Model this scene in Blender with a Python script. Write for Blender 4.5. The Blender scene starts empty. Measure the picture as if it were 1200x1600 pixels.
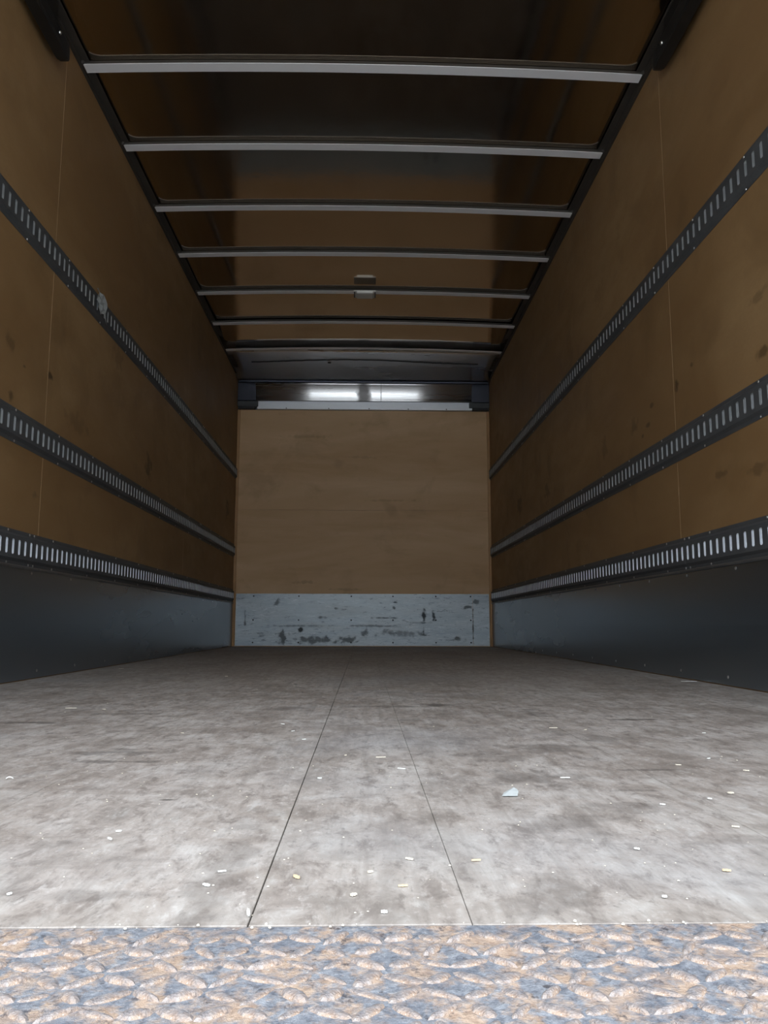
import bpy, math, random
from mathutils import Vector, Matrix
random.seed(7)
sc = bpy.context.scene
col = sc.collection

# ---------------------------------------------------------------- camera
cam_d = bpy.data.cameras.new('camera'); cam = bpy.data.objects.new('camera', cam_d); col.objects.link(cam)
sc.camera = cam
cam_d.sensor_fit = 'VERTICAL'; cam_d.sensor_height = 36.0; cam_d.lens = 36.0 * 1261.7 / 1600.0
cam_d.clip_start = 0.02; cam_d.clip_end = 400
PT, YW, RL = math.radians(7.955), math.radians(1.447), math.radians(0.085)
fw = Vector((math.sin(YW)*math.cos(PT), math.cos(YW)*math.cos(PT), math.sin(PT)))
rt = Vector((math.cos(YW), -math.sin(YW), 0)); up = rt.cross(fw)
rt, up = rt*math.cos(RL) + up*math.sin(RL), up*math.cos(RL) - rt*math.sin(RL)
m = Matrix((rt, up, -fw)).transposed().to_4x4(); m.translation = Vector((0.0033, 0, 0.2005))
cam.matrix_world = m

# ---------------------------------------------------------------- bright overcast sky, a little darker at the horizon
SKY = 10.5
w = bpy.data.worlds.new('overcast'); sc.world = w; w.use_nodes = True
nt = w.node_tree; nt.nodes.clear()
out = nt.nodes.new('ShaderNodeOutputWorld'); bg = nt.nodes.new('ShaderNodeBackground')
tc = nt.nodes.new('ShaderNodeTexCoord'); sx = nt.nodes.new('ShaderNodeSeparateXYZ')
mr = nt.nodes.new('ShaderNodeMapRange')
nt.links.new(tc.outputs['Generated'], sx.inputs[0]); nt.links.new(sx.outputs['Z'], mr.inputs['Value'])
mr.inputs['From Min'].default_value = 0; mr.inputs['From Max'].default_value = 1
mr.inputs['To Min'].default_value = SKY*.15; mr.inputs['To Max'].default_value = SKY
bg.inputs['Color'].default_value = (0.86, 0.93, 1.0, 1)
nt.links.new(mr.outputs[0], bg.inputs['Strength']); nt.links.new(bg.outputs[0], out.inputs[0])
sc.view_settings.view_transform = 'Standard'; sc.view_settings.look = 'None'
sc.view_settings.gamma = 1; sc.view_settings.use_curve_mapping = False
sc.view_settings.exposure = 0.0

# ---------------------------------------------------------------- helpers
W, D = 1.22, 7.643          # half width, front bulkhead
Y0 = 0.22                   # rear opening
TH = 0.024                  # plywood thickness

def tag(o, label=None, cat=None, group=None, kind=None):
    if label: o['label'] = label
    if cat: o['category'] = cat
    if group: o['group'] = group
    if kind: o['kind'] = kind
    return o

def empty(name, loc=(0, 0, 0), parent=None):
    o = bpy.data.objects.new(name, None); col.objects.link(o); o.location = loc
    o.empty_display_size = 0.05
    if parent: o.parent = parent
    return o

class MB:
    def __init__(s): s.v = []; s.f = []; s.smooth = False
    def quad(s, a, b, c, d):
        n = len(s.v); s.v += [a, b, c, d]; s.f.append((n, n+1, n+2, n+3)); return s
    def box(s, x0, x1, y0, y1, z0, z1):
        n = len(s.v)
        s.v += [(x0,y0,z0),(x1,y0,z0),(x1,y1,z0),(x0,y1,z0),(x0,y0,z1),(x1,y0,z1),(x1,y1,z1),(x0,y1,z1)]
        s.f += [(n,n+3,n+2,n+1),(n+4,n+5,n+6,n+7),(n,n+1,n+5,n+4),(n+1,n+2,n+6,n+5),(n+2,n+3,n+7,n+6),(n+3,n,n+4,n+7)]
        return s
    def bbox(s, x0, x1, y0, y1, z0, z1, b):
        """box with a chamfer b on the four edges round its -Z/+Z axis top (z1)"""
        n = len(s.v)
        s.v += [(x0,y0,z0),(x1,y0,z0),(x1,y1,z0),(x0,y1,z0),
                (x0,y0,z1-b),(x1,y0,z1-b),(x1,y1,z1-b),(x0,y1,z1-b),
                (x0+b,y0+b,z1),(x1-b,y0+b,z1),(x1-b,y1-b,z1),(x0+b,y1-b,z1)]
        s.f.append((n,n+3,n+2,n+1)); s.f.append((n+8,n+9,n+10,n+11))
        for k in (0, 4):
            for i in range(4):
                j = (i+1) % 4; s.f.append((n+k+i, n+k+j, n+k+4+j, n+k+4+i))
        return s
    def loft(s, rings, closed=True, caps=True):
        n = len(s.v); k = len(rings[0])
        for r in rings: s.v += list(r)
        for i in range(len(rings)-1):
            for j in range(k if closed else k-1):
                a = n+i*k+j; b = n+i*k+(j+1) % k
                s.f.append((a, b, b+k, a+k))
        if caps and closed:
            s.f.append(tuple(n+j for j in reversed(range(k))))
            s.f.append(tuple(n+(len(rings)-1)*k+j for j in range(k)))
        return s
    def dome(s, c, ax, r, h, n=8):
        """screw head: low dome on a surface whose normal is ax"""
        ax = Vector(ax).normalized(); u = ax.orthogonal().normalized(); v = ax.cross(u); c = Vector(c)
        rings = []
        for rr, hh in ((r, 0), (r*0.8, h*0.7), (r*0.3, h)):
            rings.append([tuple(c + ax*hh + (u*math.cos(2*math.pi*i/n) + v*math.sin(2*math.pi*i/n))*rr) for i in range(n)])
        return s.loft(rings)
    def tube(s, pts, r, n=8):
        rings = []
        for i, p in enumerate(pts):
            p = Vector(p); a = Vector(pts[max(i-1, 0)]); b = Vector(pts[min(i+1, len(pts)-1)])
            t = (b-a).normalized(); u = t.orthogonal().normalized() if abs(t.z) > .9 else t.cross(Vector((0,0,1))).normalized(); v = t.cross(u)
            rings.append([tuple(p + (u*math.cos(2*math.pi*k/n) + v*math.sin(2*math.pi*k/n))*r) for k in range(n)])
        return s.loft(rings)
    def mesh(s, name):
        me = bpy.data.meshes.new(name); me.from_pydata(s.v, [], s.f)
        import bmesh
        bm = bmesh.new(); bm.from_mesh(me); bmesh.ops.remove_doubles(bm, verts=bm.verts, dist=1e-6)
        bmesh.ops.recalc_face_normals(bm, faces=bm.faces); bm.to_mesh(me); bm.free()
        if s.smooth:
            for p in me.polygons: p.use_smooth = True
        me.update(); return me
    def build(s, name, mat, parent=None, loc=None):
        me = s.mesh(name); me.materials.append(mat)
        o = bpy.data.objects.new(name, me); col.objects.link(o)
        if loc: o.location = loc
        if parent:
            o.parent = parent
        return o

def bevel(o, wd=0.002, seg=1):
    b = o.modifiers.new('bevel', 'BEVEL'); b.width = wd; b.segments = seg; b.limit_method = 'ANGLE'; return o

# ---- material tools
class NT:
    def __init__(s, name):
        s.m = bpy.data.materials.new(name); s.m.use_nodes = True; s.t = s.m.node_tree; s.t.nodes.clear()
        s.out = s.n('ShaderNodeOutputMaterial'); s.b = s.n('ShaderNodeBsdfPrincipled'); s.l(s.b.outputs[0], s.out.inputs[0])
        s.tc = s.n('ShaderNodeTexCoord'); s.P = s.tc.outputs['Object']
    def n(s, t): return s.t.nodes.new(t)
    def l(s, a, b): s.t.links.new(a, b)
    def setv(s, k, v):
        i = s.b.inputs[k]
        if hasattr(v, 'links'): s.l(v, i)
        else: i.default_value = (*v, 1) if isinstance(v, tuple) and len(v) == 3 else v
    def noise(s, scale=5, detail=4, rough=.55, st=(1, 1, 1), off=(0, 0, 0), dist=0):
        mp = s.n('ShaderNodeMapping'); mp.inputs['Scale'].default_value = st; mp.inputs['Location'].default_value = off
        s.l(s.P, mp.inputs[0]); nz = s.n('ShaderNodeTexNoise'); s.l(mp.outputs[0], nz.inputs['Vector'])
        nz.inputs['Scale'].default_value = scale; nz.inputs['Detail'].default_value = detail
        nz.inputs['Roughness'].default_value = rough; nz.inputs['Distortion'].default_value = dist
        return nz.outputs['Fac']
    def ramp(s, f, lo, hi, a=0., b=1.):
        r = s.n('ShaderNodeMapRange'); s.l(f, r.inputs['Value']); r.clamp = True
        for k, v in (('From Min', lo), ('From Max', hi), ('To Min', a), ('To Max', b)): r.inputs[k].default_value = v
        return r.outputs[0]
    def math(s, op, a, b):
        r = s.n('ShaderNodeMath'); r.operation = op
        for i, v in enumerate((a, b)):
            if hasattr(v, 'links'): s.l(v, r.inputs[i])
            else: r.inputs[i].default_value = v
        return r.outputs[0]
    def mix(s, f, a, b, mode='MIX'):
        r = s.n('ShaderNodeMix'); r.data_type = 'RGBA'; r.blend_type = mode
        for i, v in ((0, f), (6, a), (7, b)):
            if hasattr(v, 'links'): s.l(v, r.inputs[i])
            else: r.inputs[i].default_value = (*v, 1) if isinstance(v, tuple) else v
        return r.outputs[2]
    def bump(s, f, strength=.3, dist=.002):
        b = s.n('ShaderNodeBump'); b.inputs['Strength'].default_value = strength; b.inputs['Distance'].default_value = dist
        s.l(f, b.inputs['Height']); s.l(b.outputs[0], s.b.inputs['Normal'])
    def spots(s, lst, wob=.35):
        """stains and painted reflection gaps of their own shape: (centre, radii, strength) in metres -> 0..1 mask"""
        nz = s.n('ShaderNodeTexNoise'); s.l(s.P, nz.inputs['Vector']); nz.inputs['Scale'].default_value = 22; nz.inputs['Detail'].default_value = 4
        acc = None
        for c, r, k in lst:
            a = s.n('ShaderNodeVectorMath'); a.operation = 'SUBTRACT'; s.l(s.P, a.inputs[0]); a.inputs[1].default_value = c
            b = s.n('ShaderNodeVectorMath'); b.operation = 'MULTIPLY'; s.l(a.outputs[0], b.inputs[0]); b.inputs[1].default_value = tuple(0 if q == 0 else 1/q for q in r)
            d = s.n('ShaderNodeVectorMath'); d.operation = 'LENGTH'; s.l(b.outputs[0], d.inputs[0])
            e = s.math('ADD', d.outputs['Value'], s.ramp(nz.outputs['Fac'], .3, .7, -wob*1.6, wob*1.6))
            f = s.ramp(e, 1.05, .45, 0., k)
            acc = f if acc is None else s.math('MAXIMUM', acc, f)
        return acc

# ---------------------------------------------------------------- materials
def plywood(name, base, dark, light, st, stains, spec=.35, rough=.55):
    t = NT(name)
    big = t.noise(1.1, 4, .6, st, dist=.6); mid = t.noise(7, 5, .6, st, (3, 1, 2)); fine = t.noise(90, 3, .6, st)
    c = t.mix(t.ramp(big, .38, .64), dark, light)
    c = t.mix(t.ramp(t.noise(2.6, 4, .62, (1, 1.2, 1.2), (5, 4, 3), .4), .52, .66, 0, .45), c, tuple(q*.72 for q in dark))
    c = t.mix(t.ramp(mid, .42, .66, 0, .5), c, base)
    c = t.mix(t.ramp(fine, .3, .75, 0, .25), c, dark)
    info = t.n('ShaderNodeObjectInfo')
    if stains: c = t.mix(t.spots(stains), c, tuple(q*.34 for q in dark))
    k = t.noise(3.2, 2, .5, (1, 1, 1), (8, 5, 1))
    c = t.mix(t.ramp(k, .66, .74, 0, .35), c, tuple(q*.6 for q in dark))
    t.setv('Base Color', c); t.setv('Roughness', t.ramp(mid, .2, .8, rough-.08, rough+.1)); t.b.inputs['Specular IOR Level'].default_value = spec
    t.bump(fine, .12, .001); return t.m

L_ST = [((-W, 4.54, 1.085), (0, .07, .075), .75), ((-W, 7.19, 1.23), (0, .09, .10), .6), ((-W, 3.07, 1.156), (0, .03, .014), .9),
        ((-W, 2.71, 1.163), (0, .05, .03), .45), ((-W, 2.84, 1.12), (0, .02, .010), .9), ((-W, 3.007, .675), (0, .03, .02), .5),
        ((-W, 2.745, .98), (0, .02, .02), .7), ((-W, 3.9, 1.51), (0, .1, .05), .3), ((-W, 3.4, 1.05), (0, .16, .04), .3)]
R_ST = [((W, 3.021, 1.125), (0, .022, .03), .9), ((W, 6.21, 1.124), (0, .10, .075), .6), ((W, 5.26, 1.079), (0, .08, .07), .5),
        ((W, 3.305, 1.121), (0, .03, .012), .7), ((W, 3.53, 1.094), (0, .05, .04), .5), ((W, 2.874, 1.162), (0, .02, .010), .7),
        ((W, 2.354, 1.031), (0, .04, .02), .7), ((W, 2.36, 1.21), (0, .06, .02), .4), ((W, 2.42, .68), (0, .07, .02), .45),
        ((W, 3.97, 1.088), (0, .05, .07), .4), ((W, 2.69, .71), (0, .05, .016), .5), ((W, 3.35, 1.05), (0, .03, .01), .7), ((W, 3.42, 1.02), (0, .02, .01), .7)]
M = {}
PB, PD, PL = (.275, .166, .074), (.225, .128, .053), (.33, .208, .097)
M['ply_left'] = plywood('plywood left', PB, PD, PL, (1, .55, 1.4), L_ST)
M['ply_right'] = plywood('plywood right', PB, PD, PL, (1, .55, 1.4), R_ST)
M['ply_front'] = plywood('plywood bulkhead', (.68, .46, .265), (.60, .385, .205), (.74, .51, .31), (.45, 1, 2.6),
    [((-.17, D, .53), (.16, 0, .014), .3), ((-.55, D, .60), (.12, 0, .02), .3), ((.25, D, 1.38), (.25, 0, .012), .25), ((-.55, D, 2.0), (.22, 0, .02), .25), ((0, D, 1.8), (.2, 0, .015), .2)])
M['ply_line'] = plywood('split plywood edge', (.42, .28, .155), (.36, .23, .12), (.5, .35, .2), (1, 1, 1), None)
M['ply_edge'] = plywood('plywood edge', (.5, .30, .15), (.42, .24, .11), (.55, .34, .17), (1, 1, 1), None)

def metal(name, c1, c2, rough, metallic=1., st=(1, 1, 1), scale=6, bump=.1, spots=None, dark=(.03, .035, .04), wob=.35, bd=.001):
    t = NT(name); a = t.noise(scale, 5, .6, st); b = t.noise(scale*9, 4, .65, st, (2, 5, 1))
    c = t.mix(t.ramp(a, .3, .7), c1, c2); c = t.mix(t.ramp(b, .45, .75, 0, .35), c, c1)
    r = t.ramp(a, .25, .75, rough-.06, rough+.08)
    if spots:
        k = t.spots(spots, wob); c = t.mix(k, c, dark); r = t.math('ADD', r, t.math('MULTIPLY', k, .3))
    if spots and 'bulkhead' in name:
        c = t.mix(t.ramp(t.noise(38, 6, .75, (.35, 1, 1.5), (3, 3, 3), .5), .58, .66, 0, .75), c, dark)
        c = t.mix(t.ramp(t.noise(60, 5, .75, (.25, 1, 2), (9, 3, 3)), .58, .68, 0, .6), c, (.68, .72, .75))
    t.setv('Base Color', c); t.setv('Metallic', metallic); t.setv('Roughness', r)
    t.bump(a, bump, bd); return t.m
M['track'] = metal('galvanised track steel', (.065, .069, .074), (.10, .105, .11), .55, .25, scale=14)
M['slot'] = metal('bare slot edge steel', (.80, .84, .90), (.88, .92, .97), .40, .6, scale=30)
M['slot_dull'] = metal('grey slot edge steel', (.36, .38, .39), (.46, .48, .49), .45, .7, scale=30)
M['track_screw'] = metal('zinc screw', (.5, .5, .5), (.62, .62, .62), .35)
M['kick'] = metal('scuffed steel kick sheet', (.23, .265, .30), (.265, .30, .335), .27, .9, (1, .25, 1), 1.2, 0.)
M['bead'] = metal('rubbed sheet edge', (.22, .225, .23), (.32, .325, .33), .4, .9)
BK = [((-.579, D, .148), (.028, 0, .026), .9), ((1.035, D, .19), (.007, 0, .17), .75), ((.575, D, .286), (.018, 0, .05), .85), ((.665, D, .286), (.018, 0, .05), .85),
      ((.30, D, .41), (.035, 0, .008), .8), ((.29, D, .36), (.015, 0, .012), .5), ((1.07, D, .41), (.035, 0, .03), .5), ((.98, D, .365), (.05, 0, .014), .5),
      ((-.75, D, .08), (.06, 0, .05), .6), ((-.45, D, .06), (.20, 0, .035), .55), ((-.15, D, .06), (.12, 0, .03), .55), ((.02, D, .13), (.03, 0, .05), .5),
      ((-.8, D, .42), (.03, 0, .035), .45), ((-1.10, D, .25), (.012, 0, .06), .5), ((-.25, D, .35), (.03, 0, .01), .7), ((.2, D, .265), (.14, 0, .006), .6),
      ((.55, D, .22), (.12, 0, .008), .45), ((.1, D, .19), (.25, 0, .012), .35), ((-.6, D, .19), (.3, 0, .010), .35), ((.9, D, .07), (.06, 0, .02), .5), ((.35, D, .12), (.22, 0, .03), .35),
      ((.57, D, .14), (.01, 0, .025), .7), ((-.40, D, .27), (.05, 0, .014), .5), ((-.95, D, .12), (.05, 0, .012), .4)]
M['kick_front'] = metal('scuffed bulkhead sheet', (.28, .325, .36), (.47, .52, .55), .42, .55, (.5, 1, 2.4), 5, .2, BK, (.07, .085, .095), .5)
M['bow'] = metal('galvanised roof bow', (.84, .85, .88), (.88, .89, .92), .45, .1, scale=3)
M['roof'] = metal('smooth metal roof skin', (.47, .40, .325), (.51, .44, .36), .09, 1., (1, 1, 1), .9, .10, bd=.02)
M['rail'] = metal('dark roof rail', (.05, .045, .04), (.07, .06, .05), .6, .3)
M['nose'] = metal('bright aluminium nose', (.62, .64, .67), (.70, .72, .75), .27, .95, (.3, 1, 1), 2, .012)
M['polished'] = metal('brushed aluminium panel', (.66, .66, .67), (.74, .74, .75), .28, .93, (.1, 1, 6), 5, .02, [((0, 7.6, 2.42), (.075, 0, .25), .9), ((.165, 7.6, 2.42), (.006, 0, .2), .5)], (.30, .29, .29), .12)  # wide central dull patch paints in the dark gap of the reflected door opening
M['header'] = metal('aluminium header strip', (.60, .63, .68), (.68, .71, .76), .42, .8, (.3, 1, 1), 6, .05)
M['sealant'] = metal('black sealant', (.012, .012, .014), (.02, .02, .022), .5, 0.)
M['endblock'] = metal('dark end plate', (.05, .055, .075), (.07, .075, .10), .4, .5)
M['black'] = metal('black painted steel', (.010, .010, .010), (.016, .015, .014), .5, .2)
M['chrome'] = metal('bright lamp housing', (.75, .75, .73), (.85, .85, .83), .4, .3)
t = NT('frosted lamp lens'); t.setv('Base Color', (.5, .5, .48)); t.setv('Roughness', .25); M['lens'] = t.m
t = NT('concrete yard'); a = t.noise(.8, 5); t.setv('Base Color', t.mix(a, (.38, .38, .37), (.48, .475, .46))); t.setv('Roughness', .9); M['yard'] = t.m

# floor boards
FS = [((-.40, 1.33, 0), (.07, .035, 0), .5), ((-.35, 1.24, 0), (.06, .015, 0), .6), ((-.69, 1.72, 0), (.10, .02, 0), .6), ((-.54, 1.89, 0), (.08, .03, 0), .35),
      ((.19, 2.08, 0), (.05, .04, 0), .7), ((.06, 2.05, 0), (.12, .03, 0), .4), ((.585, 1.77, 0), (.06, .014, 0), .75), ((.67, 1.77, 0), (.03, .012, 0), .6),
      ((.42, 1.47, 0), (.05, .05, 0), .35), ((.31, 1.36, 0), (.08, .05, 0), .35), ((.42, 1.16, 0), (.05, .008, 0), .6), ((.33, 1.02, 0), (.03, .01, 0), .5),
      ((-.27, .79, 0), (.012, .012, 0), .5), ((-.223, .975, 0), (.010, .005, 0), .9), ((-.11, .72, 0), (.022, .16, 0), .33), ((-.2, .64, 0), (.05, .012, 0), .3),
      ((.144, .634, 0), (.04, .04, 0), .35), ((-.18, 1.99, 0), (.05, .05, 0), .4), ((.10, 1.76, 0), (.03, .05, 0), .4), ((.22, 1.10, 0), (.06, .06, 0), .45),
      ((.2, 1.29, 0), (.05, .07, 0), .3), ((.31, .93, 0), (.06, .03, 0), .35), ((-.02, .74, 0), (.05, .02, 0), .2), ((.22, .85, 0), (.06, .04, 0), .35), ((.40, 1.9, 0), (.03, .10, 0), .4)]
t = NT('worn laminated floor board')
g = t.noise(2.6, 6, .68, (1, .5, 1)); h = t.noise(9, 6, .68, (1.3, .8, 1), (4, 2, 0), .5); k = t.noise(34, 5, .7, (1.2, .55, 1), (1, 7, 0), .4)
gr = t.noise(55, 4, .65, (1, .05, 1), (0, 3, 0))
c = t.mix(t.ramp(g, .32, .68), (.225, .19, .165), (.375, .34, .312))
c = t.mix(t.ramp(h, .45, .72, 0, .62), c, (.46, .445, .425))
c = t.mix(t.ramp(h, .48, .28, 0, .65), c, (.14, .125, .112))
c = t.mix(t.ramp(k, .50, .66, 0, .7), c, (.135, .113, .10))
f2 = t.noise(110, 4, .75, (1, .45, 1), (3, 1, 0), .3)
c = t.mix(t.ramp(f2, .56, .72, 0, .6), c, (.11, .095, .085))
c = t.mix(t.ramp(f2, .44, .30, 0, .4), c, (.52, .49, .465))
c = t.mix(t.ramp(k, .45, .28, 0, .45), c, (.50, .49, .47))
c = t.mix(t.ramp(gr, .52, .72, 0, .4), c, (.15, .13, .115))
c = t.mix(t.ramp(t.noise(22, 5, .7, (1, .09, 1), (3, 3, 0), .3), .54, .70, 0, .5), c, (.17, .15, .135))
c = t.mix(t.ramp(t.noise(14, 5, .7, (.45, 1.6, 1), (6, 3, 0), .8), .56, .70, 0, .5), c, (.18, .16, .145))
c = t.mix(t.ramp(t.noise(1.6, 3, .5, (1, 1, 1), (9, 9, 0)), .55, .75, 0, .35), c, (.25, .265, .29))
c = t.mix(t.spots(FS, .45), c, (.075, .065, .06))
info = t.n('ShaderNodeObjectInfo')
c = t.mix(1.0, c, t.mix(info.outputs['Random'], (.90, .90, .90), (1., 1., 1.)), 'MULTIPLY')
t.setv('Base Color', c); t.setv('Roughness', t.ramp(h, .3, .7, .5, .72)); t.b.inputs['Specular IOR Level'].default_value = .4
t.bump(t.math('ADD', k, gr), .35, .0015); M['floor'] = t.m

# tread plate: steel with rust
def tread(name, rustlo, rusthi):
    t = NT(name); a = t.noise(38, 6, .65, (1, .8, 1)); b = t.noise(150, 4, .7, (1, .8, 1), (5, 2, 0))
    c = t.mix(t.ramp(b, .3, .7), (.09, .10, .125), (.29, .305, .335))
    c = t.mix(t.ramp(a, rustlo, rusthi), c, t.mix(t.ramp(b, .35, .65), (.25, .175, .13), (.38, .29, .225)))
    c = t.mix(t.ramp(t.noise(16, 4, .6, (1, 1, 1), (4, 1, 2)), .50, .66, 0, .6), c, (.10, .115, .145))
    c = t.mix(t.ramp(t.noise(24, 5, .7, (1, 1, 1), (1, 6, 2)), .56, .66, 0, .6), c, (.36, .265, .20))
    c = t.mix(t.ramp(t.noise(95, 5, .75, (1, .8, 1), (2, 2, 2)), .56, .66, 0, .85), c, (.05, .045, .05))
    c = t.mix(t.ramp(t.noise(260, 2, .5, (1, 1, 1), (7, 2, 2)), .72, .78, 0, .8), c, (.6, .57, .53))
    t.setv('Base Color', c); t.setv('Metallic', t.ramp(a, rustlo, rusthi, .2, 0.)); t.setv('Roughness', .5); t.bump(b, .9, .003); return t.m
M['tread'] = tread('rusty tread steel', .46, .58)
M['lug'] = tread('rusty tread lug', .36, .56)
def plain(name, c, r=.6):
    t = NT(name); a = t.noise(60, 3); t.setv('Base Color', t.mix(a, tuple(q*.85 for q in c), c)); t.setv('Roughness', r); return t.m
M['chip'] = plain('pale wood chip', (.66, .60, .50)); M['chip_tan'] = plain('tan wood chip', (.70, .53, .33)); M['chip_white'] = plain('white scrap', (.76, .76, .73), .4)
M['film'] = plain('translucent film scrap', (.33, .35, .35), .5)

# ---------------------------------------------------------------- setting: floor
fl = tag(empty('floor'), kind='structure')
EDGE = .5785
seams = [-W, -1.018, -.704, -.39, -.0734, .0783, .39, .704, 1.018, W]
for i in range(len(seams)-1):
    gap = lambda v: .0006 if v == -.0734 else (.0003 if v == .0783 else .0001)
    ga, gb = gap(seams[i]), gap(seams[i+1])
    mb = MB(); zo = [0, 0, 0, 0, 0, -.0003, -.0003, -.0003, -.0003][i]; bv = .0004 if i in (3, 4, 5) else .00003
    x0, x1 = seams[i]+ga, seams[i+1]-gb
    mb.bbox(x0, x1, EDGE, D-.001, -.03, zo, bv)
    mb.build('floor_board', M['floor'], fl)
MB().box(-W-TH, W+TH, EDGE, D+TH, -.06, -.0302).build('subfloor', M['black'], fl)

# ---------------------------------------------------------------- setting: walls of plywood sheets
sheets = [(Y0, .61), (.61, 3.05), (3.05, 5.49), (5.49, D)]
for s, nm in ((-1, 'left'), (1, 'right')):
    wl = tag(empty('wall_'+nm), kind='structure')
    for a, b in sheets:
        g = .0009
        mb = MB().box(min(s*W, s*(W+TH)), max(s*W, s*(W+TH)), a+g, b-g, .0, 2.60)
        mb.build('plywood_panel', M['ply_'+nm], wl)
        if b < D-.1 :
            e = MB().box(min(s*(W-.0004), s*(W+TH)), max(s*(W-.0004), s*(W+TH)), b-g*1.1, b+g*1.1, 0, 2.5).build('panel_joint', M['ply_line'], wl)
    MB().box(min(s*(W+TH), s*(W+TH+.03)), max(s*(W+TH), s*(W+TH+.03)), Y0, D+.05, -.06, 2.7).build('outer_skin', M['kick'], wl)
wb = tag(empty('wall_front'), kind='structure')
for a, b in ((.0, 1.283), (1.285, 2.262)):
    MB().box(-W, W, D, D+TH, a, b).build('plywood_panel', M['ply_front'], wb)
MB().box(-W-.05, W+.05, D+TH, D+TH+.03, -.06, 2.7).build('outer_skin', M['kick'], wb)
# timber strips up the two front corners
for i, s in enumerate((-1, 1)):
    tr = MB().box(min(s*W, s*(W-.026)), max(s*W, s*(W-.026)), D-.016, D, .0, 2.26 if s > 0 else 2.26).build('trim_%d' % (i+1), M['ply_edge'])
    tag(tr, kind='structure'); bevel(tr, .003)

# ---------------------------------------------------------------- kick sheets
SEL = []
for s, nm in ((-1, 'left'), (1, 'right')):
    bb = tag(empty('baseboard_'+nm), kind='structure')
    js = [Y0, 5.49, D-.018]
    for i in range(2):
        a, b = js[i], js[i+1]; d = .003 + (.0015 if i == 0 else 0)
        ring = lambda y, dd: [(s*(W-.0002), y, .004), (s*(W-dd), y, .004), (s*(W-dd-.002), y, .20), (s*(W-dd), y, .405), (s*(W-.0002), y, .405)]
        n = 12; MBk = MB(); rg = []
        for q in range(n+1):
            y = a+(b-a)*q/n; rg.append(ring(y, d+.0006*math.sin(q*1.9+i)))
        MBk.loft(rg).build('metal_sheet', M['kick'], bb)
    MB().tube([(s*(W-.008), y, .402) for y in (Y0, 2, 4, 6, D-.018)], .0055).build('edge_bead', M['bead'], bb)
    mb = MB()
    for k in range(17):
        y = .6+k*.4; mb.dome((s*(W-.0052), y, .385), (-s, 0, 0), .006, .002); mb.dome((s*(W-.0052), y+.1, .03), (-s, 0, 0), .006, .002)
    tag(mb.build('screw', M['track_screw'], bb), kind='stuff')
bb = tag(empty('baseboard_front'), kind='structure')
X1 = W-.03
for a, b in ((-X1, 1.034), (1.036, X1)):
    MB().box(a, b, D-.003, D-.0002, .006, .489).build('metal_sheet', M['kick_front'], bb)
for x in (-1.026, -.602, -.11, .282, .686, 1.015):
    for z in (.466, .244, .036):
        MB().dome((x, D-.003, z), (0, -1, 0), .0075, .0025).build('screw', M['black'], bb)

# ---------------------------------------------------------------- ceiling skin, nose, header
def crown(x): return .025*(1-(x/W)**2)
ZR = 2.581
ce = tag(empty('ceiling'), kind='structure')
N = 24
mb = MB(); mb.smooth = True
xs = [-W + 2*W*i/N for i in range(N+1)]
ys = [(Y0, 0), (1.5, 0), (2.9, 0), (4.1, 0), (5.3, 0), (5.9, .001), (6.15, .005), (6.22, .005), (6.35, .0), (6.55, -.008), (6.80, -.0165)]
mb.loft([[(x, y, ZR+dz+crown(x)) for x in xs] for y, dz in ys], closed=False)
sk = mb.build('roof_skin', M['roof'], ce)
so = sk.modifiers.new('solid', 'SOLIDIFY'); so.thickness = .004; so.offset = 1
MB().box(-W-.05, W+.05, Y0, D+.05, 2.66, 2.69).build('outer_skin', M['kick'], ce)

# rounded front nose: ceiling height at 6.8 m curving down to the header strip
nose = tag(empty('trim_3'), kind='structure')
prof = [(6.80, 2.5645), (6.90, 2.572), (7.02, 2.580), (7.14, 2.584), (7.27, 2.581), (7.38, 2.571), (7.455, 2.556), (7.51, 2.540), (7.545, 2.524)]
rows = []
for (y, z) in prof:
    k = max(0, (7.3-y)/.5)
    rows.append([(x, y, z + crown(x)*min(1, k)) for x in xs])
mb = MB(); mb.smooth = True; mb.loft(rows, closed=False)
o = mb.build('curved_skin', M['nose'], nose); so = o.modifiers.new('solid', 'SOLIDIFY'); so.thickness = .004; so.offset = 1
# folded seam across the nose
mb = MB(); mb.box(-W+.02, W-.02, 7.535, 7.556, 2.512, 2.526).build('fold', M['endblock'], nose)
# reflecting panel above the header: leans back at the top, slightly hollow
rows = []
tau = math.radians(4.5); y, z = 7.612, 2.342
pts = [(y, z)]
for i in range(12):
    y -= math.sin(tau)*.0150; z += math.cos(tau)*.0150; tau += math.radians(2.2); pts.append((y, z))
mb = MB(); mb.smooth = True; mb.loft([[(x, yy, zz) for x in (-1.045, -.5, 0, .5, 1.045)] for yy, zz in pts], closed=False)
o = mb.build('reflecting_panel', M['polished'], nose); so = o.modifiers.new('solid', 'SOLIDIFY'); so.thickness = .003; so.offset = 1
# ragged sealant bead across the nose
p = []
for i in range(60):
    x = -1.03 + 2.08*i/59; yy = 7.13 + .035*math.cos(x*2.9+.3)*-1 + random.uniform(-.004, .004)
    zz = 2.583 + crown(x)*max(0, (7.3-yy)/.5)
    p.append((x, yy, zz))
mb = MB(); mb.tube(p, .0085, 6); mb.dome((-.32, 7.17, 2.588), (0, 0, -1), .018, .008); mb.build('sealant_bead', M['sealant'], nose)

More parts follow.
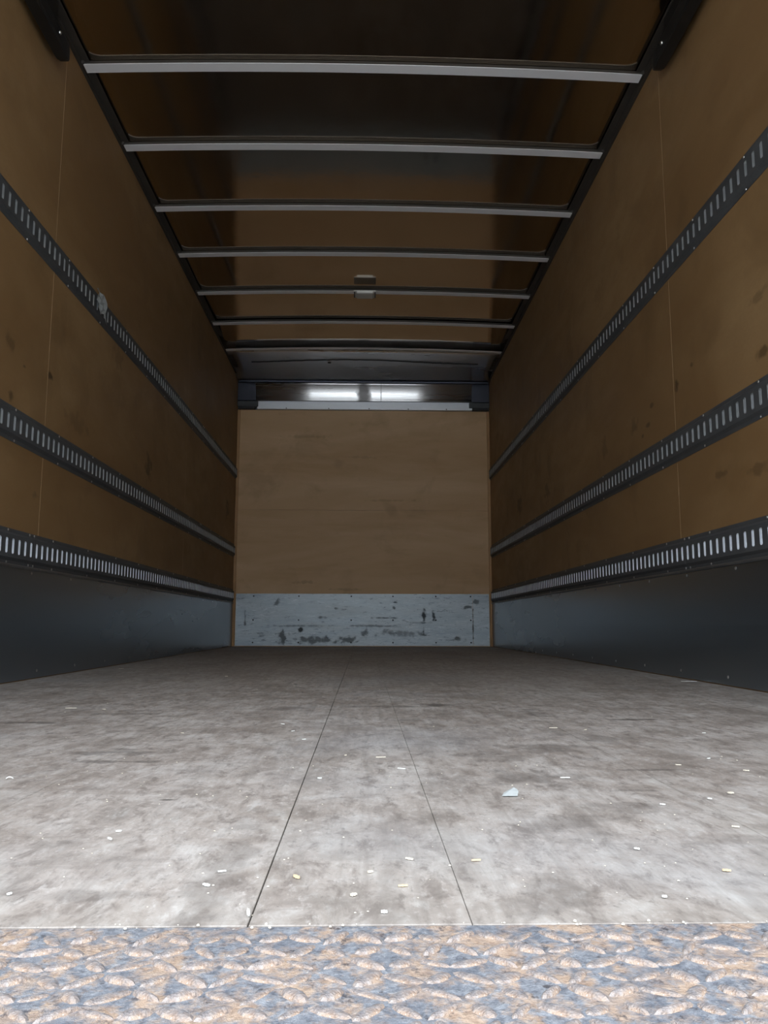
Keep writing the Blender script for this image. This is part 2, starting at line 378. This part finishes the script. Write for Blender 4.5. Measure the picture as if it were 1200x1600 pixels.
hd = tag(empty('trim_4'), kind='structure')
MB().box(-1.03, 1.05, 7.606, D-.001, 2.2635, 2.340).build('header_strip', M['header'], hd)
MB().box(-1.03, 1.05, 7.6035, 7.606, 2.334, 2.340).build('lip', M['header'], hd)
for s in (-1, 1):
    a, b = sorted((s*1.045, s*1.218)); MB().box(a, b, 7.600, D-.001, 2.345, 2.56).build('end_plate', M['endblock'], hd)
    a, b = sorted((s*1.02, s*1.218)); bevel(MB().box(a, b, 7.598, D-.001, 2.285, 2.338).build('corner_bracket', M['track'], hd), .003)
    a, b = sorted((s*1.05, s*1.21)); MB().box(a, b, 7.60, D-.001, 2.2635, 2.284).build('gap_seal', M['sealant'], hd)
for x in (-.34, .05, .43, .80, -.75): MB().dome((x, 7.606, 2.272), (0, -1, 0), .006, .002).build('screw', M['black'], hd)

# dark roof rails along both wall tops
for i, s in enumerate((-1, 1)):
    r = tag(empty('trim_%d' % (5+i)), kind='structure')
    zb = 2.560 if s < 0 else 2.545
    a, b = sorted((s*(W-.001), s*(W-.012))); MB().box(a, b, Y0+.06, 7.59, zb, 2.5805).build('rail_web', M['rail'], r)
    a, b = sorted((s*(W-.0125), s*(W-.045))); MB().box(a, b, Y0+.06, 7.3, 2.5765, 2.5803).build('rail_flange', M['rail'], r)

# ---------------------------------------------------------------- roof bows
bow_y = [3.1984, 3.7824, 4.3841, 4.9708, 5.5762, 6.1695, 6.7805]
labels = ['galvanised steel roof bow nearest the open rear end, brightest and thickest in view',
          'second galvanised roof bow from the open rear end',
          'third galvanised roof bow from the open rear end',
          'fourth galvanised roof bow, the one just before the bow with the lamp',
          'fifth galvanised roof bow, with the small dome lamp at its middle',
          'sixth galvanised roof bow, just beyond the bow with the lamp',
          'farthest galvanised roof bow, against the rounded metal nose']
for i, yb in enumerate(bow_y):
    wd = .056 if i < 6 else .050
    for yy in (yb,):
        t_ = empty('roof_bow', (0, yb, 2.56)); tag(t_, labels[i], 'beam', 'roof bows under the ceiling')
        XR = 1.200; rows = []; rows2 = []
        for q in range(25):
            x = -XR + 2*XR*q/24; z = crown(x)
            a = wd/2
            # hat section: bottom flange down, webs up
            rows.append([(x, -a, z+.0012), (x, -a+.001, z), (x, a-.001, z), (x, a, z+.0012), (x, a-.001, z+.0022), (x, -a+.001, z+.0022)])
            hw = .0195 if i < 6 else .0035
            rows2.append([(x, -a+.004, z+.0023), (x, a-.004, z+.0023), (x, a-.006, z+hw), (x, -a+.006, z+hw)])
        MB().loft(rows).build('bow_bar', M['bow'], t_)
        MB().loft(rows2).build('bow_web', M['rail'], t_)
        for s in (-1, 1):
            a, b = sorted((s*1.196, s*1.207)); bevel(MB().box(a, b, -wd/2-.004, wd/2+.004, .001, .018 if i < 6 else .0035).build('end_bracket', M['rail'], t_), .001)

# ---------------------------------------------------------------- dome lamp
lp = empty('dome_lamp', (.003, 5.52, 2.5585)); tag(lp, 'small unlit rectangular dome lamp fixed to the middle of a roof bow', 'lamp')
mb = MB(); mb.bbox(-.078, .078, -.045, .075, -.0, .006, .002)
mb.v = [(x, y, -z) for x, y, z in mb.v]
b_ = mb.build('lamp_base', M['chrome'], lp); b_.location = (0, 0, -.0005)
mb = MB(); mb.bbox(-.062, .062, -.036, .062, 0, .014, .007); mb.v = [(x, y, -z-.0068) for x, y, z in mb.v]
mb.build('lamp_lens', M['lens'], lp)
for s in (-1, 1):
    mb = MB(); a, b = sorted((s*.068, s*.078)); mb.box(a, b, -.03, .06, -.012, -.0068).build('lens_clip', M['endblock'], lp)
mb = MB(); mb.bbox(-.056, .056, -.044, -.0375, 0, .012, .002); mb.v = [(x, y, -z-.0068) for x, y, z in mb.v]
mb.build('bezel', M['chrome'], lp)

# ---------------------------------------------------------------- slotted cargo tracks
PITCH = .0508; SW, SH, SD = .0145, .052, .0075; FD = .0125
def slot_mesh(s):
    mb = MB(); r = SW/2; hz = SH/2; c = .004
    # chamfered slot outline, in (y, z)
    o_ = [(-r, -hz+c), (-r+c, -hz), (r-c, -hz), (r, -hz+c), (r, hz-c), (r-c, hz), (-r+c, hz), (-r, hz-c)]
    ring = lambda k, d: [(s*(-d), y*k, z*(1+(k-1)*SW/SH)) for y, z in o_]
    mb.loft([ring(1.03, 0.0), ring(1.01, .0003), ring(.99, .0003), ring(.97, -SD)], caps=False)
    n = len(mb.v)-8; mb.f.append(tuple(range(n, n+8)))
    return mb
slotme = {}
for s in (-1, 1):
    for k in ('slot', 'slot_dull'):
        me = slot_mesh(s).mesh('slot'); me.materials.append(M[k]); slotme[s, k] = me
def track(s, zc, label):
    sm = 'slot' if zc < .6 else 'slot_dull'
    x0 = s*W
    t_ = empty('cargo_track', (x0, 0, zc)); tag(t_, label, 'cargo track', 'slotted cargo tracks on the side walls')
    H = .0615
    J = (2.9895, 6.0375) if zc < .6 else (6.0375,)
    ends = [Y0+.03] + [v for j in J for v in (j-.001, j+.001)] + [D-.02]
    secs = [(ends[2*k], ends[2*k+1]) for k in range(len(J)+1)]
    X = lambda d: -s*d
    # slot positions
    sl = []
    y = 2.9895-PITCH*53.5
    while y < D-.04:
        if y > Y0+.045: sl.append(y)
        y += PITCH
    for a, b in secs:
        mb = MB(); hz = SH/2; f1, f2 = H-.013, H-.022
        strips = [(H, .0015, f1, .0022), (f1, .0022, f2, FD), (f2, FD, hz, FD), (-hz, FD, -f2, FD), (-f2, FD, -f1, .0022), (-f1, .0022, -H, .0015)]
        for z0, d0, z1, d1 in strips: mb.quad((X(d0), a, z0), (X(d0), b, z0), (X(d1), b, z1), (X(d1), a, z1))
        for sg in (1, -1): mb.quad((X(.0003), a, sg*H), (X(.0003), b, sg*H), (X(.0015), b, sg*H), (X(.0015), a, sg*H))
        cur = a
        for q in [v for v in sl if a < v < b]:
            mb.quad((X(FD), cur, -hz), (X(FD), q-SW/2, -hz), (X(FD), q-SW/2, hz), (X(FD), cur, hz)); cur = q+SW/2
        mb.quad((X(FD), cur, -hz), (X(FD), b, -hz), (X(FD), b, hz), (X(FD), cur, hz))
        for y_ in (a, b):
            n = len(mb.v); pr = [(.0003, -H), (.0015, -H), (.0022, -f1), (FD, -f2), (FD, f2), (.0022, f1), (.0015, H), (.0003, H)]
            mb.v += [(X(d), y_, z) for d, z in pr]; mb.f.append(tuple(range(n, n+8)))
        mb.build('track_rail', M['track'], t_)
    far = MB(); base = slot_mesh(s)
    for q in sl:
        if 2.25 < q < 5.3:
            o = bpy.data.objects.new('slot', slotme[s, sm]); col.objects.link(o); o.parent = t_; o.location = (X(FD), q, 0)
        else:
            n = len(far.v); far.v += [(a+X(FD), b+q, c) for a, b, c in base.v]; far.f += [tuple(n+k for k in f) for f in base.f]
    tag(far.build('slot', M[sm], t_), kind='stuff')
    mb = MB(); y = .35
    while y < D-.1:
        for z in (H-.0065, -H+.0065): mb.dome((X(.0018), y, z), (-s, 0, 0), .0048, .0022)
        y += .4064
    for yj in ((2.97, 3.012) if zc < .6 else (6.01, 6.06)):
        for z in (H-.0065, -H+.0065): mb.dome((X(.0018), yj, z), (-s, 0, 0), .005, .0025)
    tag(mb.build('screw', M['track_screw'], t_), kind='stuff')
ZT = [1.635, .890, .468]
for s, nm in ((-1, 'left'), (1, 'right')):
    track(s, ZT[0], 'highest slotted steel cargo track on the %s plywood wall' % nm + (', holding a torn tag' if s < 0 else ''))
    track(s, ZT[1], 'middle slotted steel cargo track on the %s plywood wall' % nm)
    track(s, ZT[2], 'lowest slotted steel cargo track on the %s wall, just above the dark kick sheet' % nm)

# torn tag on the upper left track
mb = MB(); rows = []
for i in range(6):
    row = []
    for j in range(7):
        yy = -.065+.02*j; zz = -.045+.018*i
        row.append((.004+.010*math.sin(i*1.9+j*1.3)*.5+.004*math.cos(j*2.2), yy + .006*math.sin(i*2.1), zz + .008*math.sin(j*1.7) - (.03 if j == 6 and i < 3 else 0)))
    rows.append(row)
mb.loft(rows, closed=False)
tg = mb.build('torn_tag', M['film'], None, (-W+FD+.004, 3.56, 1.655)); so = tg.modifiers.new('solid', 'SOLIDIFY'); so.thickness = .0006
tag(tg, 'crumpled torn plastic tag caught on the upper left cargo track', 'tag')

# ---------------------------------------------------------------- roll-up door tracks (their inner ends show at the top)
for s, nm, ye, zb in ((-1, 'left', 2.90, 2.362), (1, 'right', 2.93, 2.392)):
    t_ = empty('door_track', (s*1.17, ye, zb)); tag(t_, 'black roll-up door track under the roof along the %s wall, cut-off rounded end' % nm, 'door track', 'roll-up door tracks')
    c = .022; rows = []
    prf = [(-.022, 0), (.022, 0), (.026, .012), (.026, .055), (.022, .066), (-.022, .066), (-.026, .055), (-.026, .012)]
    L = -(ye-Y0-.1)
    for y, k, dz in ((L, 1, 0), (-.05, 1, 0), (-.02, .95, .002), (0.0, .75, .006), (.012, .4, .016)):
        rows.append([(x*k, y, .033+(z-.033)*k) for x, z in prf])
    bevel(MB().loft(rows).build('channel', M['black'], t_), .002)
    for yy in (-.12, -.85, -1.6, -2.3):
        a, b = -.006, .006
        a, b = sorted((s*.015, s*.044)); MB().box(a, b, yy-.03, yy+.03, .060, 2.585-zb).build('hanger_bracket', M['black'], t_)
        o = MB().dome((-s*.026, yy, .035), (-s, 0, -.4), .008, .005).build('bolt', M['track_screw'], t_)
    a, b = sorted((s*.012, s*.046)); MB().box(a, b, L, -.06, .064, 2.58-zb).build('mounting_angle', M['black'], t_)

# ---------------------------------------------------------------- tread plate sill
tp = empty('tread_plate', (0, .40, -.0007)); tag(tp, 'rusty raised-pattern steel tread plate sill along the front edge of the floor', 'sill plate')
MB().box(-W, W, Y0-.40, EDGE-.001-.40, -.03, 0).build('plate', M['tread'], tp)
def lug_mesh():
    mb = MB(); L_, w_, h_ = .0118, .0036, .0024
    n = 10; r0 = []; r1 = []; r2 = []
    for i in range(n):
        a = 2*math.pi*i/n; r0.append((L_*math.cos(a), w_*math.sin(a)*(1), 0)); r1.append((L_*.82*math.cos(a), w_*.7*math.sin(a), h_*.7)); r2.append((L_*.55*math.cos(a), w_*.3*math.sin(a), h_))
    mb.loft([r0, r1, r2]); return mb
lb = lug_mesh(); lme = lb.mesh('tread_lug'); lme.materials.append(M['lug'])
rest = MB(); cnt = 0; ST = .0202
ny = int((EDGE-Y0)/ST); nx = int(2*W/ST)
for j in range(ny):
    for i in range(nx):
        x = -W+.015+i*ST; y = Y0+.013+j*ST
        if x > W-.015 or y > EDGE-.012: continue
        ang = math.radians(37 if (i+j) % 2 else -37)
        if abs(x-.01) < .30 and y > .425 and cnt < 290:
            o = bpy.data.objects.new('tread_lug', lme); col.objects.link(o); o.parent = tp; o.location = (x, y-.40, -.0001)
            o.rotation_euler = (0, 0, ang + random.uniform(-.32, .32)); o.scale = (random.uniform(.7, 1.2), random.uniform(.8, 1.7), random.uniform(.4, 1.2)); cnt += 1
        else:
            n = len(rest.v); ang += random.uniform(-.3, .3); ca, sa = math.cos(ang), math.sin(ang)
            rest.v += [(x+a*ca-b*sa, y-.40+a*sa+b*ca, c) for a, b, c in lb.v]; rest.f += [tuple(n+k for k in f) for f in lb.f]
tag(rest.build('tread_lug', M['lug'], tp), kind='stuff')
# rear frame header and sill beam below the plate, and the yard
tag(MB().box(-W-.05, W+.05, Y0-.06, Y0-.001, 2.36, 2.70).build('trim_7', M['header']), kind='structure')
tag(MB().box(-W-.05, W+.05, Y0-.02, EDGE, -.30, -.0605).build('trim_8', M['black']), kind='structure')
tag(MB().box(-60, 60, -60, 60, -1.22, -1.15).build('ground', M['yard']), kind='structure')

# ---------------------------------------------------------------- debris on the floor
def scrap(name, x, y, L, w_, ang, mat, label, cat='wood chip', group=None, curl=0., th=.0012, z0=.0006):
    if y < 2: L *= .74; w_ *= .62
    mb = MB(); rows = []; n = 6
    for i in range(n+1):
        u = -.5+i/n; ww = w_*(.45+.55*math.cos(u*2.9))*(1+.35*math.sin(i*2.3+x*40)); cx = u*L; cz = curl*(1-4*u*u)*L; off = curl*L*.6*(4*u*u)
        rows.append([(cx, off-ww/2, cz), (cx, off+ww/2, cz), (cx, off+ww/2, cz+th), (cx, off-ww/2, cz+th)])
    mb.loft(rows); o = mb.build(name, mat, None, (x, y, z0)); o.rotation_euler = (0, 0, math.radians(ang))
    tag(o, label, cat, group); return o
S = scrap
# film scrap standing up a little
mb = MB(); mb.loft([[(-.014, -.004, 0), (-.004, -.006, .0004), (.009, -.004, .0)], [(-.009, .006, .003), (0, .005, .006), (.012, .006, .004)], [(.0, .014, .004), (.006, .013, .008), (.011, .012, .006)]], closed=False)
o = mb.build('film_scrap', M['film'], None, (.179, .988, .0006)); o.scale = (.8, .7, .9); so = o.modifiers.new('solid', 'SOLIDIFY'); so.thickness = .0006; so.offset = 1
tag(o, 'clear folded plastic film scrap on the floor right of centre, largest scrap in view', 'scrap')
S('wood_sliver', 1.175, 2.93, .058, .010, 2, M['chip_white'], 'long white sliver on the floor against the right kick sheet')
S('wood_curl', -.457, 1.103, .012, .003, 15, M['chip_white'], 'small white curl at the left edge of the floor', curl=.25)
S('wood_chip', -.049, .681, .011, .0055, -55, M['chip_tan'], 'yellowish chip by a grey smear near the front edge of the floor')
S('wood_chip', .101, .724, .011, .0025, 8, M['chip_tan'], 'short straw-coloured chip just right of the right floor seam')
S('wood_chip', .303, .691, .009, .004, -15, M['chip_tan'], 'tan leaf-shaped chip lying alone at the right of the floor')
S('wood_sliver', .058, 1.170, .016, .0022, -28, M['chip_white'], 'thin white tilted sliver on the middle floor board')
S('wood_sliver', .031, 1.269, .020, .003, 4, M['chip'], 'flat pale sliver on the middle board behind the tilted sliver')
S('wood_chip', -.053, 1.101, .008, .006, 0, M['chip_white'], 'small bright white chip right beside the left floor seam')
S('wood_sliver', -.699, 2.009, .026, .003, 5, M['chip'], 'pale sliver far left on the floor, left of its small companion')
S('wood_chip', -.61, 1.978, .010, .005, 0, M['chip'], 'small pale chip far left on the floor, beside a pale sliver')
S('wood_sliver', .271, 1.099, .017, .003, -2, M['chip_white'], 'white sliver right of the film scrap')
S('wood_chip', -.234, .829, .0075, .004, 20, M['chip_white'], 'white chip above a smaller one on the left part of the floor')
S('wood_sliver', -.111, .697, .009, .0022, 18, M['chip_white'], 'white sliver left of the left floor seam near the front')
S('wood_chip', -.26, .644, .005, .004, 50, M['chip_white'], 'tiny white chip at the far left front of the floor')
S('wood_sliver', -.076, .600, .003, .022, 10, M['chip_white'], 'white splinter sticking at the front end of the left floor seam')
S('wood_chip', .010, .693, .006, .005, 30, M['chip'], 'pale chip near the middle of the centre board')
S('wood_chip', .035, .657, .010, .003, 5, M['chip_tan'], 'tan chip on a faint pinkish patch of the centre board')
S('wood_chip', -.003, .637, .007, .006, 40, M['chip'], 'cream chip on the front part of the centre board')
S('wood_chip', .019, .600, .006, .006, 0, M['chip_white'], 'white chip closest to the tread plate on the centre board')
S('wood_chip', .446, .998, .010, .010, 40, M['chip'], 'ragged pale chip high at the right of the floor')
S('wood_chip', .341, .937, .008, .004, -30, M['chip_white'], 'white chip right of the film scrap and nearer the tread plate')
S('wood_chip', .407, .966, .007, .005, -50, M['chip_white'], 'white chip left of the ragged pale chip at right')
S('wood_chip', .485, .975, .012, .007, 25, M['chip'], 'pale chip cut by the right edge of the view')
S('wood_chip', -.53, 3.224, .012, .008, 0, M['chip'], 'pale speck of wood far back at left')
S('wood_chip', -1.10, 3.778, .022, .016, 0, M['chip'], 'pale chip far back beside the left kick sheet')
S('wood_sliver', .377, 1.618, .022, .003, 0, M['chip'], 'pale sliver on the right part of the floor, mid distance')
S('wood_chip', .228, .628, .005, .004, 0, M['chip_white'], 'tiny white chip right front of the floor, left of a stain')
others = [
 (-.332, 1.553, 'tiny pale crumb alone on the left part of the floor, mid distance'),
 (-.159, 1.687, 'farther of two tiny pale crumbs left of the left floor seam'),
 (.432, 1.588, 'tiny pale crumb right of the long pale sliver at mid distance'),
 (-.10, 1.465, 'tiny crumb just left of the left floor seam, nearest of its cluster'),
 (-.129, 1.577, 'tiny crumb left of the left floor seam, middle of its cluster'),
 (-.023, 1.288, 'tiny pale crumb on the left half of the middle board'),
 (.642, 1.539, 'farthest tiny crumb on the right side of the floor'),
 (.527, 1.249, 'tiny crumb on the right side, rightmost of a loose pair'),
 (.459, 1.194, 'tiny crumb on the right side, leftmost of a loose pair'),
 (.536, 1.147, 'tiny crumb near the right edge of view, behind the cut-off chip'),
 (.251, .757, 'tiny crumb on the front right floor, behind the tan leaf-shaped chip'),
 (.044, .729, 'tiny crumb on the middle board near the right seam'),
 (-.234, .801, 'smaller crumb just in front of a white chip at left'),
 (.377, .835, 'tiny crumb alone at the right between two chips'),
 (-.117, .662, 'tiny crumb in front of the white sliver left of the seam')]
for x, y, lb_ in others:
    S('wood_crumb', x, y, random.uniform(.005, .009)*(1+y*.25), random.uniform(.003, .005), random.uniform(-60, 60), random.choice([M['chip'], M['chip_white']]), lb_, 'wood chip', 'wood crumbs on the floor')
mb = MB()
for i in range(200):
    y = random.choice([random.uniform(.59, 1.3), random.uniform(.6, 3.6)]); x = random.uniform(-1, 1)*min(W-.03, y*.62); r = random.uniform(.0004, .0010)*(1+.3*y)
    mb.dome((x, y, 0.0004), (0, 0, 1), r, r*.6, 5)
for i in range(45):
    x = random.uniform(-.32, .34); y = EDGE + random.uniform(-.005, .003); r = random.uniform(.0004, .0013); mb.dome((x, y, .0002), (0, 0, 1), r, r, 5)
tag(mb.build('sawdust', M['chip']), 'pale sawdust specks scattered over the floor boards', 'sawdust', None, 'stuff')
